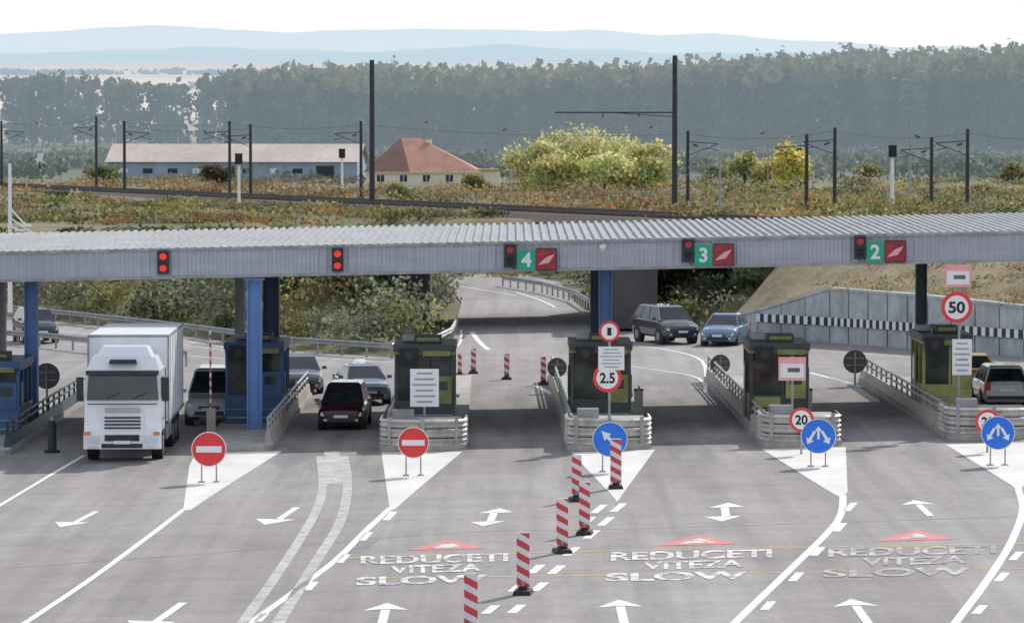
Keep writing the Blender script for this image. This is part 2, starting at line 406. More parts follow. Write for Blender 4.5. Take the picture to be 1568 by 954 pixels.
# ---------------------------------------------------------------- islands
ISL={0:[(-118,700),(12,697),(128,618),(35,618)],1:[(300,692),(415,690),(478,608),(385,608)],2:[(583,690),(712,690),(722,580),(637,580)],
3:[(868,690),(998,687),(955,580),(838,582)],4:[(1168,685),(1290,682),(1190,580),(1078,583)],5:[(1452,672),(1592,672),(1432,582),(1314,585)],6:[(1800,660),(1930,658),(1690,575),(1600,577)]}
def wbeam(mb,path,z0,h,mat,bulge=.07):
    n=len(path); prof=[(0,0),(bulge,.22),(.0,.5),(bulge,.78),(0,1)]; vs=[]
    for i,p in enumerate(path):
        a=path[max(0,i-1)]; b=path[min(n-1,i+1)]; d=Vector((b[0]-a[0],b[1]-a[1])); 
        if d.length>0: d.normalize()
        nx_,ny_=d.y,-d.x
        for o,z in prof: vs.append((p[0]+nx_*o,p[1]+ny_*o,(p[2] if len(p)>2 else gz(p[0]))+z0+h*z))
    k=len(prof); mb.add(vs,[(i*k+j,(i+1)*k+j,(i+1)*k+j+1,i*k+j+1) for i in range(n-1) for j in range(k-1)],mat)
IS={}
for k,q in ISL.items():
    c=[G(*p) for p in q]; mb=MB()
    mid=(c[0]+c[1])/2; back=(c[2]+c[3])/2; D=(back-mid); D.z=0; Ln=D.length; D.normalize(); R=Vector((D.y,-D.x,0)); w=(c[1]-c[0]).length
    IS[k]=(mid,D,R,w,Ln)
    ctr=mid+D*.3
    nose=[ctr+R*(-math.cos(a)*w/2)-D*(math.sin(a)*.45) for a in [math.pi*i/8 for i in range(9)]]
    pts=nose+[c[2],c[3]]
    for p in pts: p.z=S*p.x-.02
    mb.prism(pts,.20,CONC)
    mb.build('toll_island',bevel=.02)
    side=-1 if k>=2 else 1
    edge0=(c[0] if side<0 else c[1]); edge1=(c[3] if side<0 else c[2])
    mb=MB(); a=edge0+D*1.2-R*side*.18; bb=edge1-R*side*.18
    prof=[(-.12,.18),(.12,.18),(.07,.55),(-.07,.55)]
    vs=[]
    for p in(a,bb):
        for o,z in prof: vs.append((p.x+R.x*o,p.y+R.y*o,gz(p.x)+z))
    mb.add(vs,[(0,1,5,4),(1,2,6,5),(2,3,7,6),(3,0,4,7),(0,3,2,1),(4,5,6,7)],BEIGE if k not in(0,) else COLT)
    L=(bb-a).length; nn=int(L/1.6)
    for i in range(nn+1):
        p=a+(bb-a)*(i/nn); mb.box((p.x,p.y,gz(p.x)+.77),(.07,.07,.46),STEEL if k else DARK)
    for zz in(.78,1.0):
        mb.cyl((a.x,a.y,gz(a.x)+zz),(bb.x,bb.y,gz(bb.x)+zz),.045,STEEL if k else DARK,n=8)
    mb.build('safety_railing')
    if k>=2:
        mb=MB(); zc=gz(mid.x)
        hw=w/2-.06
        path=[]
        P0=mid+D*2.6-R*hw; path.append(P0)
        for i in range(11):
            a_=math.pi*i/10; path.append(mid+D*.75-R*(math.cos(a_)*hw)-D*(math.sin(a_)**.8*.75 if i not in(0,10) else 0))
        path.append(mid+D*2.6+R*hw)
        path=[(p.x,p.y,zc) for p in path]
        for i,z0 in enumerate((.12,.43,.74)): wbeam(mb,path,z0,.28,RAIL,.09)
        inner=[Vector((p[0],p[1],zc+.12))*1 for p in path]
        cen=mid+D*1.4; inner=[Vector((cen.x+(p.x-cen.x)*.90,cen.y+(p.y-cen.y)*.90,p.z)) for p in inner]
        mb.prism(inner,.82,CONC,DARK)
        for i in(3,6,9):
            p=path[i]; mb.box((p[0],p[1]-.1,zc+.6),(.12,.03,.95),STEEL)
        # steel cabinet standing on the nose, left side
        q=mid+D*1.6-R*hw*.5; mb.box((q.x,q.y,zc+1.05),(.7,.6,.35),STEEL)
        mb.build('crash_cushion')

def booth(k,tback,hgt,mat,roofmat,w=2.05,L=3.4,off=0.0,accent=YEL,low=None):
    mid,D,R,wi,Ln=IS[k]; c=mid+D*(tback+L/2)+R*off; rz=math.atan2(D.y,D.x)-math.pi/2
    z=gz(c.x)+.18; mb=MB(); hx=w/2; hy=L/2
    mb.box((0,0,.5),(w,L,1.0),mat)
    for sx in(-1,1):
        for y in(-hy+.06,-hy+L*.36,-hy+L*.68,hy-.06): mb.box((sx*(hx-.06),y,1.0+(hgt-1.35)/2),(.11,.11,hgt-1.35),mat)
    mb.box((.12,-hy+.06,1.0+(hgt-1.35)/2),(.09,.1,hgt-1.35),mat)
    mb.box((0,0,1.0+(hgt-1.35)/2),(w-.16,L-.16,hgt-1.36),BGLASS)
    mb.box((0,0,hgt-.29),(w+.02,L+.02,.12),accent)
    mb.box((0,0,hgt-.12),(w+.08,L+.3,.24),roofmat)
    mb.box((.1,-.5,hgt+.13),(w*.45,.9,.26),DARK); mb.box((.1,-.955,hgt+.13),(w*.38,.02,.12),OLIVE)
    mb.box((-.55,.8,hgt+.1),(.5,.7,.2),STEEL)
    mb.box((-w*.26,-hy-.17,hgt-.36),(.62,.3,.5),BLACK); mb.cyl((-w*.26,-hy-.32,hgt-.36),(-w*.26,-hy-.35,hgt-.36),.16,DARK,n=14)
    mb.box((w*.2,-hy-.16,hgt-.30),(.95,.02,.18),OLIVE)
    mb.box((w*.28,-hy-.02,1.35),(w*.34,.03,.95),low or OLIVE); mb.box((w*.28,-hy-.045,1.5),(w*.2,.02,.3),BGLASS)
    mb.box((-w*.2,-hy-.02,.75),(w*.44,.03,.36),low or mat)
    mb.box((0,-hy-.015,.5),(w*.96,.03,.04),STEEL); mb.box((0,-hy-.015,.2),(w*.96,.03,.05),STEEL)
    for i in range(5): mb.box((hx+.012,-hy+.5,.3+i*.11),(.024,.6,.04),STEEL)
    mb.box((hx+.02,-hy+.5,1.4),(.03,.55,.8),low or OLIVE)
    mb.box((-hx-.02,.4,1.05),(.05,.85,1.9),mat); mb.box((-hx-.05,.4,1.45),(.02,.6,.8),BGLASS)
    mb.box((hx+.06,.4,1.0),(.14,.9,.05),STEEL)
    mb.build('toll_booth',loc=(c.x,c.y,z),rz=rz,bevel=.012)
booth(0,6.5,2.55,BOOTHB,BOOTHB,off=-.1,accent=COLD,low=BOOTHB)
booth(1,9.6,2.85,BOOTHB,COLD,w=2.05,off=.0,accent=COLD,low=BOOTHB)
booth(2,6.5,2.9,BOOTH,BOOTH,off=-.1)
booth(3,6.5,2.9,BOOTH,BOOTH,off=-.1)
booth(4,7.0,2.75,BOOTH,BOOTH,w=2.0,off=-.25,low=BOOTHG)
booth(5,9,2.75,BOOTHG,BOOTH,w=1.7,off=-.4,low=BOOTHG)
booth(6,8.0,2.8,BOOTH,BOOTH)

# ---------------------------------------------------------------- signs
def dpx(d): return d/F
def at(u,v,base_v,ub=None):
    f=G(ub if ub is not None else u,base_v); p=W(u,v,f.y); return f,p
def round_sign(u,v,basev,rpx,kind,name,two=True):
    f,p=at(u,v,basev); r=rpx*dpx(f.y); mb=MB(); h=p.z-f.z
    if two:
        for sx in(-.22,.22): mb.cyl((sx,.04,0),(sx,.04,h),.022,STEEL,n=8); mb.box((sx,.04,.02),(.18,.25,.04),STEEL)
        mb.box((0,.05,h-.2),(.5,.03,.05),STEEL); mb.box((0,.05,h+.2),(.5,.03,.05),STEEL)
    else: mb.cyl((0,.04,0),(0,.04,h+r*.8),.035,STEEL,n=10)
    if kind=='noentry':
        mb.disc((0,0,h),r,SIGNW); mb.disc((0,-.004,h),r*.95,RED,.01); mb.box((0,-.010,h),(r*1.45,.006,r*.36),SIGNW)
    elif kind=='split':
        mb.disc((0,0,h),r,SIGNW); mb.disc((0,-.004,h),r*.96,BLUE,.01)
        arrow2d(mb,(-r*.42,-.010,h-r*.08),r*.85,math.radians(150),SIGNW,r*.16); arrow2d(mb,(r*.42,-.010,h-r*.08),r*.85,math.radians(210),SIGNW,r*.16)
        arrow2d(mb,(0,-.013,h+r*.2),r*.75,0,SIGNW,r*.14)
    elif kind=='diag':
        mb.disc((0,0,h),r,SIGNW); mb.disc((0,-.004,h),r*.96,BLUE,.01); arrow2d(mb,(0,-.010,h),r*1.4,math.radians(45),SIGNW,r*.18)
    elif kind=='back':
        mb.disc((0,0,h),r,GREYBACK); mb.box((0,-.02,h+r*.3),(r*1.5,.02,.05),STEEL); mb.box((0,-.02,h-r*.3),(r*1.5,.02,.05),STEEL)
        mb.cyl((0,-.04,0),(0,-.04,h+r*.8),.035,STEEL,n=10)
    else:
        mb.disc((0,0,h),r,RED); mb.disc((0,-.004,h),r*.76,SIGNW,.01); sign_text(mb,kind,(0,-.010,h),r*.8,BLACK,w=r*1.0)
    return mb.build(name,loc=f,bevel=0)
round_sign(320,687,738,27,'noentry','no_entry_sign'); round_sign(633,677,728,24,'noentry','no_entry_sign')
round_sign(934,672,722,27,'diag','keep_left_sign'); round_sign(1253,667,714,27,'split','lane_split_sign'); round_sign(1528,662,712,26,'split','lane_split_sign')
round_sign(1227,642,695,19,'20','speed_limit_sign',False); round_sign(1512,645,692,19,'20','speed_limit_sign',False)
round_sign(1103,557,592,15,'back','traffic_sign',False); round_sign(1309,553,590,18,'back','traffic_sign',False); round_sign(853,562,600,15,'back','traffic_sign',False)
round_sign(72,575,640,20,'back','traffic_sign',False)
def multisign(u,basev,items,topv,name='traffic_sign'):
    f=G(u,basev); mb=MB(); k=dpx(f.y); ht=W(u,topv,f.y).z-f.z
    mb.cyl((0,.05,0),(0,.05,ht),.04,STEEL,n=10)
    for (uu,v,typ,a,b2) in items:
        p=W(uu,v,f.y)-f; x,h=p.x,p.z
        if typ=='lines':
            mb.box((x,0,h),(a*k,.03,b2*k),SIGNW)
            for i in range(6):
                wl=(.55+.35*((i*37)%5)/5)*a*k; mb.box((x,-.018,h+b2*k*(.38-.15*i)),(wl,.006,b2*k*.05),GREYT)
        elif typ=='pink':
            mb.box((x,0,h),(a*k,.03,b2*k),PINK); mb.box((x,-.018,h-b2*k*.08),(a*k*.86,.006,b2*k*.6),SIGNW); mb.box((x+.05,-.023,h-b2*k*.05),(a*k*.45,.006,b2*k*.18),GREYBACK)
        else:
            r=a*k; mb.disc((x,0,h),r,RED); mb.disc((x,-.004,h),r*.76,SIGNW,.01)
            sign_text(mb,typ,(x,-.010,h),r*.75,BLACK,w=r*(1.05 if len(typ)>1 else .4))
    mb.build(name,loc=f)
multisign(933,684,[(933,507,'1',16,0),(936,548,'lines',40,36),(930,578,'2.5',22,0)],492)
multisign(1468,662,[(1467,422,'pink',40,34),(1465,470,'50',24,0),(1473,546,'lines',30,55)],405)
multisign(1213,675,[(1213,564,'pink',42,36)],545,'information_sign')
multisign(650,682,[(650,593,'lines',44,58)],565,'information_sign')

def stripes():
    m,t,b=nt('red_white_stripes'); tc=N(t,'ShaderNodeTexCoord'); sx=N(t,'ShaderNodeSeparateXYZ'); t.links.new(tc.outputs['Object'],sx.inputs[0])
    a=N(t,'ShaderNodeMath',operation='MULTIPLY_ADD'); a.inputs[1].default_value=.55; t.links.new(sx.outputs[0],a.inputs[0]); t.links.new(sx.outputs[2],a.inputs[2])
    q=N(t,'ShaderNodeMath',operation='MULTIPLY'); q.inputs[1].default_value=3.4; t.links.new(a.outputs[0],q.inputs[0])
    fr=N(t,'ShaderNodeMath',operation='FRACT'); t.links.new(q.outputs[0],fr.inputs[0]); gt=N(t,'ShaderNodeMath',operation='GREATER_THAN'); gt.inputs[1].default_value=.48; t.links.new(fr.outputs[0],gt.inputs[0])
    c=mix(t,(.85,.83,.81),(.70,.07,.08),gt.outputs[0]); n=noi(t,coords(t),5,5,.7); c=mix(t,c,ramp(t,n,[(.4,1.0),(.75,.65)]),.7,'MULTIPLY')
    t.links.new(c,b.inputs['Base Color']); b.inputs['Roughness'].default_value=.5; return m
STR=stripes()
def beacon(u,vt,vb,wpx=19,rz=0):
    f=G(u,vb); h=W(u,vt,f.y).z-f.z; w=wpx*dpx(f.y); mb=MB()
    mb.box((0,0,.05),(.42,.75,.10),BLACK,top=(.85,.85)); mb.box((0,0,.13),(.2,.3,.08),BLACK)
    mb.box((0,0,.15+(h-.15)/2),(w,.05,h-.15),STR); mb.box((0,0,h+.01),(w*.9,.045,.03),SIGNW)
    mb.cyl((0,0,.1),(0,0,.3),.04,STEEL,n=8)
    mb.build('traffic_delineator',loc=f,rz=rz,bevel=.01)
for a in((721,878,972,21,.1),(801,815,908,20,-.1),(861,763,845,18,.15),(895,738,817,17,-.1),(883,697,766,15,.1),(943,672,747,17,.0)): beacon(*a)
for a in((725,533,571,8),(776,541,580,8),(832,546,588,8),(704,540,575,6)): beacon(*a)
f=G(80,692); mb=MB(); mb.cyl((0,0,0),(0,0,.08),.26,BLACK); mb.cyl((0,0,.08),(0,0,.85),.15,DARK,r1=.13,n=14); mb.cyl((0,0,.85),(0,0,1.05),.17,BLACK,r1=.1,n=14); mb.cyl((0,0,1.05),(0,0,1.15),.06,STEEL); mb.build('bollard',loc=f,bevel=.01)
for u,vb,vt in((323,668,505),(978,640,590),(1237,640,560)):
    f=G(u,vb); h=W(u,vt,f.y).z-f.z; mb=MB(); mb.box((0,.1,.5),(.3,.35,1.0),BEIGE); mb.box((0,.1,1.02),(.34,.39,.05),DARK); mb.box((0,-.1,.95+(h-.95)/2),(.07,.05,h-.95),STR); mb.build('boom_gate',loc=f,bevel=.01)

# ---------------------------------------------------------------- markings
def ribbon(mb,px,wm,mat,h=.008):
    P=[G(u,v) for u,v in px]
    Q=[]
    for i in range(len(P)-1):
        p0=P[max(0,i-1)];p1=P[i];p2=P[i+1];p3=P[min(len(P)-1,i+2)]
        for s_ in range(5):
            t_=s_/5; Q.append(.5*((2*p1)+(p2-p0)*t_+(2*p0-5*p1+4*p2-p3)*t_*t_+(3*p1-p0-3*p2+p3)*t_**3))
    Q.append(P[-1]); P=Q; n=len(P); vs=[]
    for i,p in enumerate(P):
        a=P[max(0,i-1)]; b=P[min(n-1,i+1)]; d=(b-a); d.z=0; d.normalize(); r=Vector((d.y,-d.x,0))*wm/2
        for s_ in(-1,1):
            q=p+r*s_; vs.append((q.x,q.y,S*q.x+h))
    mb.add(vs,[(2*i,2*i+1,2*i+3,2*i+2) for i in range(n-1)],mat)
def gpoly(mb,px,mat,h=.008):
    P=[G(u,v) for u,v in px]; mb.add([(p.x,p.y,S*p.x+h) for p in P],[tuple(range(len(P)))],mat)
mb=MB()
gores=[[(290,712),(300,693),(432,690),(345,745),(292,780),(280,782)],[(584,692),(708,691),(640,748),(606,778),(597,782)],[(874,692),(1003,688),(965,740),(945,768),(936,757)],
[(1166,687),(1295,684),(1298,752),(1290,762),(1275,755)],[(1448,680),(1600,676),(1566,745),(1560,752),(1548,742)]]
for g in gores: gpoly(mb,g,GOREM,.009)
mb.build('gore_marking')
mb=MB()
ribbon(mb,[(283,778),(235,815),(140,885),(40,952),(-30,1000)],.17,LINE)
ribbon(mb,[(599,776),(560,812),(515,856),(450,905),(380,955),(330,990)],.19,LINE)
ribbon(mb,[(1291,758),(1288,785),(1270,812),(1205,876),(1128,950),(1080,1000)],.20,LINE)
ribbon(mb,[(1559,748),(1566,780),(1548,830),(1510,890),(1465,950),(1430,1000)],.20,LINE)
ribbon(mb,[(-10,779),(60,737),(128,697)],.14,LINE)
ribbon(mb,[(490,698),(494,745),(480,790),(430,870),(370,955)],.26,LINEF)
ribbon(mb,[(527,698),(532,745),(520,800),(480,865),(425,955)],.28,LINEF)
ribbon(mb,[(508,690),(513,740)],.5,LINEF,.005)
for u,v in((597,789),(560,820),(525,854),(476,896),(400,944),(1302,775),(1286,806),(1252,843),(1219,882),(1176,926),(1556,850),(1534,882),(1500,932)):
    ribbon(mb,[(u+6,v-6),(u-6,v+7)],.20,LINE)
for i,(u,v) in enumerate(((918,778),(900,797),(876,843),(822,870),(793,898),(752,932),(710,968))):
    ribbon(mb,[(u+7,v-6),(u-9,v+7)],.22,LINE)
for i,(u,v) in enumerate(((948,776),(929,797),(907,817),(853,871),(827,897),(792,931),(750,968))):
    ribbon(mb,[(u+7,v-6),(u-9,v+7)],.22,LINE)
for px,w_ in(([(960,528),(1020,535),(1075,552),(1080,600)],.15),([(965,560),(1060,575),(1078,590)],.12),([(1240,570),(1310,588)],.2),([(1270,577),(1320,592)],.2),([(820,590),(848,604)],.25),
  ([(722,508),(735,524),(748,535)],.25),([(0,520),(150,530),(300,545),(420,553)],.14),([(280,520),(400,540),(560,552),(640,552),(700,530),(706,505)],.12),([(80,505),(240,523),(420,545)],.12),([(790,447),(830,460),(850,470)],.15),([(700,437),(790,452)],.12),([(745,512),(900,512),(1000,527)],.1),([(1130,530),(1300,540),(1568,560)],.12)):
    ribbon(mb,px,w_,LINE)
gpoly(mb,[(545,548),(560,548),(556,570),(528,570)],LINEW)
def garrow(u,v,kind='up',k=1.0,mat=LINE):
    p=G(u,v)
    def loc(pts): mb.add([(p.x+x*k,p.y+y*k,S*(p.x+x*k)+.008) for x,y in pts],[tuple(range(len(pts)))],mat)
    if kind=='up':
        loc([(-.10,-2.2),(.10,-2.2),(.10,1.0),(-.10,1.0)]); loc([(-.5,.9),(-.12,1.1),(.12,1.1),(.5,.9),(.0,2.2)])
    elif kind=='both':
        loc([(-.14,-1.2),(.06,-1.2),(.16,1.2),(-.04,1.2)]); loc([(-.35,1.0),(.55,1.1),(.2,2.2)]); loc([(.35,-1.0),(-.55,-1.1),(-.2,-2.2)])
    elif kind=='down':
        loc([(.05,-1.0),(.25,-1.0),(.55,2.2),(.35,2.2)]); loc([(-.5,-.7),(.6,-1.1),(-.15,-2.3)])
garrow(113,794,'down',.9);garrow(422,789,'down',1);garrow(753,791,'both',1.05,LINE);garrow(1110,783,'both',1.1);garrow(1412,777,'up',.95)
garrow(235,942,'down',1);garrow(588,942,'up',1.0);garrow(952,937,'up',1.0);garrow(1317,936,'up',1.0)
mb.build('lane_markings')
mb=MB()
def rtext(txt,uL,uR,vt,vb,tilt,mat):
    vs,fs,asp=tmesh(txt); out=[]
    for x,y in vs:
        u=uL+(uR-uL)*x; v=vb+(vt-vb)*y-tilt*x; p=G(u,v); out.append((p.x,p.y,S*p.x+.012))
    mb.add(out,fs,mat)
for (x0_,x1_,v0,mat) in((552,778,856,LINEW),(935,1182,850,LINEW),(1268,1525,844,LINEFF)):
    w_=x1_-x0_
    rtext('REDUCETI',x0_,x1_,v0-5,v0+8,5,mat); rtext('VITEZA',x0_+w_*.2,x0_+w_*.82,v0+10,v0+22,4,mat); rtext('SLOW',x0_-w_*.03,x0_+w_*.86,v0+27,v0+40,4,mat)
for u,v in((685,834),(1068,827),(1402,820)):
    gpoly(mb,[(u-62,v+8),(u+58,v+5),(u+3,v-9)],REDP,.008); gpoly(mb,[(u-28,v+5),(u+27,v+3),(u+2,v-4)],LINEW,.012)
mb.build('road_text_markings')
mb=MB()
ribbon(mb,[(530,853),(1000,841),(1600,831)],.15,YELP,.005); ribbon(mb,[(480,885),(1000,879),(1600,869)],.12,YELP,.005)
mb.build('yellow_line_marking')
mb=MB()
gpoly(mb,[(520,845),(555,845),(585,822),(556,822)],PATCH,.004)
ribbon(mb,[(0,870),(400,840),(700,815),(1000,808),(1568,790)],.04,SEAM,.003)
mb.build('asphalt_repair')

def grail(px,name='guard_rail',side=1,zoff=0):
    mb=MB(); P=[G(u,v) for u,v in px]
    pts=[]
    for a,b in zip(P[:-1],P[1:]):
        k=max(1,int((b-a).length/2)); pts+=[a+(b-a)*(i/k) for i in range(k)]
    pts.append(P[-1]); 
    wbeam(mb,[(p.x,p.y,S*p.x+zoff) for p in pts],.45,.28,STEEL,.07*side)
    for p in pts: mb.box((p.x,p.y+.08,S*p.x+zoff+.34),(.1,.12,.68),STEEL)
    mb.build(name)
grail([(-60,474),(0,484),(130,498),(300,518),(450,539),(600,549),(655,542),(690,524),(700,505)])
grail([(770,438),(830,448),(880,462),(905,478)])
grail([(-100,520),(60,530),(250,552),(285,560)])

# ---------------------------------------------------------------- bridge, wall
mb=MB(); mb.box((1,203.5,4.35),(26,15,1.0),CONCD); mb.box((1,195.8,4.45),(26,.3,1.1),CONC)
mb.box((6.0,201,2.05),(2.6,22,3.6),CONCD); mb.box((-5.6,206,2.05),(2.2,13,3.6),CONCD); mb.box((4.62,200.5,1.95),(.16,21,3.4),CONCD)
mb.build('railway_bridge')
WM=pm('retaining_wall_concrete',(.50,.54,.54),.85,var=.22,scale=.9,dirt=.45)
mb=MB(); tops=[.8,1.5,2.75,2.7,2.55,2.5,2.5,2.5]
for i in range(len(WALL)-1):
    (ax,ay),(bx,by)=WALL[i],WALL[i+1]; L=math.hypot(bx-ax,by-ay); k=max(1,int(L/1.5))
    nx_,ny_=(by-ay)/L,-(bx-ax)/L
    if ny_>0: nx_,ny_=-nx_,-ny_
    for j in range(k):
        p=[(ax+(bx-ax)*t_,ay+(by-ay)*t_,tops[i]+(tops[i+1]-tops[i])*t_) for t_ in(j/k+.008,(j+1)/k-.008)]
        vs=[]
        for q in p:
            for o,z in((0,gz(q[0])-.1),(0,gz(q[0])*0+q[2]),(-.35,q[2]),(-.35,gz(q[0])-.1)): vs.append((q[0]+nx_*o,q[1]+ny_*o,z))
        mb.add(vs,[(0,4,5,1),(1,5,6,2),(2,6,7,3),(0,1,2,3),(4,7,6,5)],WM)
        vs=[]
        for q in p:
            for o,z in((.06,q[2]+.01),(.06,q[2]+.14),(-.4,q[2]+.14),(-.4,q[2]+.01)): vs.append((q[0]+nx_*o,q[1]+ny_*o,z))
        mb.add(vs,[(0,4,5,1),(1,5,6,2),(2,6,7,3),(0,1,2,3),(4,7,6,5),(3,7,4,0)],WM)
        if i>=1:
            for jj in range(3):
                for half,mt in((0,SIGNW),(1,DARK)):
                    t0=(j+(jj+half*.5)/3)/k; t1=(j+(jj+half*.5+.48)/3)/k; vs=[]
                    for t_ in(t0,t1):
                        X=ax+(bx-ax)*t_; Y=ay+(by-ay)*t_; g=gz(X)
                        for o,z in((.03,g+.80),(.09,g+.80),(.09,g+1.18),(.03,g+1.18)): vs.append((X+nx_*o,Y+ny_*o,z))
                    mb.add(vs,[(1,5,6,2),(0,4,5,1),(2,6,7,3),(0,1,2,3),(4,7,6,5)],mt)
mb.build('retaining_wall')
vs=[];K=14; rows=[]
pl=[]
for i in range(len(WALL)-1):
    for j in range(6):
        t_=j/6; pl.append((WALL[i][0]+(WALL[i+1][0]-WALL[i][0])*t_,WALL[i][1]+(WALL[i+1][1]-WALL[i][1])*t_,tops[i]+(tops[i+1]-tops[i])*t_))
for r in range(K):
    bk=.3+r*2.0
    for (x,y,z) in pl:
        zz=z-.02+(4.5-z)*float(sm(bk/12))+.12*noise.noise(Vector((x*.5,bk*.5,3)))
        vs.append((x+bk*.45,y+bk*.9,zz))
n=len(pl); mb=MB(); mb.add(vs,[(r*n+i,r*n+i+1,(r+1)*n+i+1,(r+1)*n+i) for r in range(K-1) for i in range(n-1)],DRY); mb.build('grass_bank',smooth=True)

# ---------------------------------------------------------------- vehicles
def ring_loft(mb,secs,mat):
    rings=[]
    for (y,zl,zt,hw) in secs:
        R_=[(hw*.86,zl),(hw*.98,zl+.12),(hw,zl+(zt-zl)*.5),(hw*.97,zt-.10),(hw*.88,zt-.02),(hw*.45,zt+.02)]
        rings.append([(x,y,z) for x,z in R_]+[(-x,y,z) for x,z in R_[::-1]])
    n=12; vs=[p for r in rings for p in r]; fs=[]
    for i in range(len(rings)-1):
        for j in range(n): fs.append((i*n+j,(i+1)*n+j,(i+1)*n+(j+1)%n,i*n+(j+1)%n))
    fs.append(tuple(range(n))); fs.append(tuple(range((len(rings)-1)*n,len(rings)*n))[::-1])
    mb.add(vs,fs,mat)
def greenhouse(mb,ys,zb,zt,hb,ht,paint):
    ya,yb,yc,yd=ys
    B=[(-hb,ya,zb),(hb,ya,zb),(hb,yd,zb),(-hb,yd,zb)]; Tt=[(-ht,yb,zt),(ht,yb,zt),(ht,yc,zt),(-ht,yc,zt)]
    mb.add(B+Tt+[(-ht*.85,yb+.22,zt+.06),(ht*.85,yb+.22,zt+.06),(ht*.85,yc-.18,zt+.06),(-ht*.85,yc-.18,zt+.06)],[(4,5,9,8),(5,6,10,9),(6,7,11,10),(7,4,8,11),(8,9,10,11)],paint)
    def pane(q,ins=.06,split=None):
        c=sum((Vector(p) for p in q),Vector())/4; q=[Vector(p) for p in q]
        nrm=(q[1]-q[0]).cross(q[3]-q[0]).normalized()
        I=[]
        for p in q:
            d=(c-p); I.append(p+d.normalized()*ins*1.4-nrm*.012)
        mb.add([*q,*I],[(0,1,5,4),(1,2,6,5),(2,3,7,6),(3,0,4,7)],paint); mb.add(I,[(0,1,2,3)],GLASS)
        if split is not None:
            for s_ in split:
                a=I[0].lerp(I[1],s_); b=I[3].lerp(I[2],s_); dd=(I[1]-I[0]).normalized()*.045; o_=nrm*.02
                mb.add([a-dd+o_,a+dd+o_,b+dd+o_,b-dd+o_],[(0,1,2,3)],paint)
    pane([B[0],B[1],Tt[1],Tt[0]],.05)
    pane([B[1],B[2],Tt[2],Tt[1]],.05,(.4,.75)); pane([B[2],B[3],Tt[3],Tt[2]],.06); pane([B[3],B[0],Tt[0],Tt[3]],.05,(.25,.6))
def car(name,u,v,col,L=4.2,Wd=1.75,H=1.48,kind='hatch',rear=False,yaw=0):
    P=paintcar(name+'_paint',col); mb=MB(); hw=Wd/2
    hood=.84 if kind!='suv' else 1.0; belt=.95 if kind!='suv' else 1.14; zl=.20 if kind!='suv' else .30
    wb={'hatch':.22,'suv':.22,'sedan':.26}[kind]*L
    end={'hatch':L-.12,'suv':L-.08,'sedan':L*.86}[kind]; be=belt if kind!='sedan' else belt-.02
    ring_loft(mb,[(0,zl+.14,hood-.26,hw*.72),(.07,zl+.04,hood-.16,hw*.88),(.25,zl,hood-.05,hw*.96),(.55,zl,hood,hw*.99),(wb,zl,belt-.02,hw),(L*.5,zl,belt,hw),(L*.8,zl,be+.02,hw),(L-.12,zl+.03,be,hw*.95),(L,zl+.14,be-.12,hw*.85)],P)
    greenhouse(mb,(wb-.08,wb+(.72 if kind!='suv' else .6),end-(.42 if kind!='sedan' else .8),end),belt-.03,H-.05,hw*.92,hw*.70,P)
    wr=.31 if kind!='suv' else .36
    for y in(.17*L+.1,.80*L):
        for s_ in(-1,1):
            mb.cyl((s_*(hw-.25),y,wr),(s_*(hw+.004),y,wr),wr+.07,DARK,n=20); mb.cyl((s_*(hw-.24),y,wr),(s_*(hw+.015),y,wr),wr,BLACK,n=20); mb.cyl((s_*(hw),y,wr),(s_*(hw+.022),y,wr),wr*.62,RIM,n=12)
    mb.box((0,.03,hood-.34),(hw*.85,.10,.11),DARK); mb.box((0,-.02,hood-.34),(hw*.8,.02,.02),RIM); mb.box((0,.0,zl+.17),(hw*1.15,.08,.13),DARK); mb.box((0,-.03,zl+.30),(.48,.02,.10),SIGNW)
    for s_ in(-1,1):
        mb.box((s_*hw*.68,.10,hood-.26),(hw*.36,.18,.13),LIGHT,top=(.85,.7),shift=(s_*.02,.04)); mb.box((s_*hw*.66,.02,zl+.17),(.12,.06,.07),LIGHT)
        mb.box((s_*(hw+.09),wb+.22,belt+.05),(.18,.10,.12),P); mb.box((s_*hw*.80,L-.03,be-.16),(hw*.26,.10,.28),TAIL)
    mb.box((0,L-.005,be-.28),(.52,.03,.12),SIGNW); mb.box((0,L+.01,zl+.2),(hw*1.6,.08,.12),DARK)
    p=G(u,v)
    if rear: mb.v=[(-x,L-y,z) for x,y,z in mb.v]
    mb.build(name,loc=(p.x,p.y,gz(p.x)),rz=yaw,bevel=.035)
car('parked_suv_car',1046,527,(.06,.065,.07),4.4,1.85,1.75,'suv',yaw=.35)
car('parked_sedan_car',1098,530,(.16,.24,.36),4.2,1.75,1.45,'sedan',yaw=-.25)
car('hatchback_car',522,659,(.05,.010,.014),4.0,1.65,1.56,'hatch',yaw=-.03)
car('sedan_car',568,620,(.24,.31,.40),4.4,1.70,1.42,'sedan',yaw=.2)
car('suv_car',320,652,(.60,.62,.63),4.6,1.80,1.95,'suv',yaw=.0)
car('hatchback_car',1542,625,(.70,.67,.63),4.0,1.75,1.5,'hatch',rear=True)
car('sedan_car',1496,604,(.70,.42,.04),4.3,1.7,1.45,'sedan',rear=True)
car('sedan_car',462,604,(.10,.11,.13),4.4,1.75,1.45,'sedan',yaw=.1)
car('parked_suv_car',66,526,(.04,.05,.07),4.3,1.75,1.7,'suv',yaw=.3)

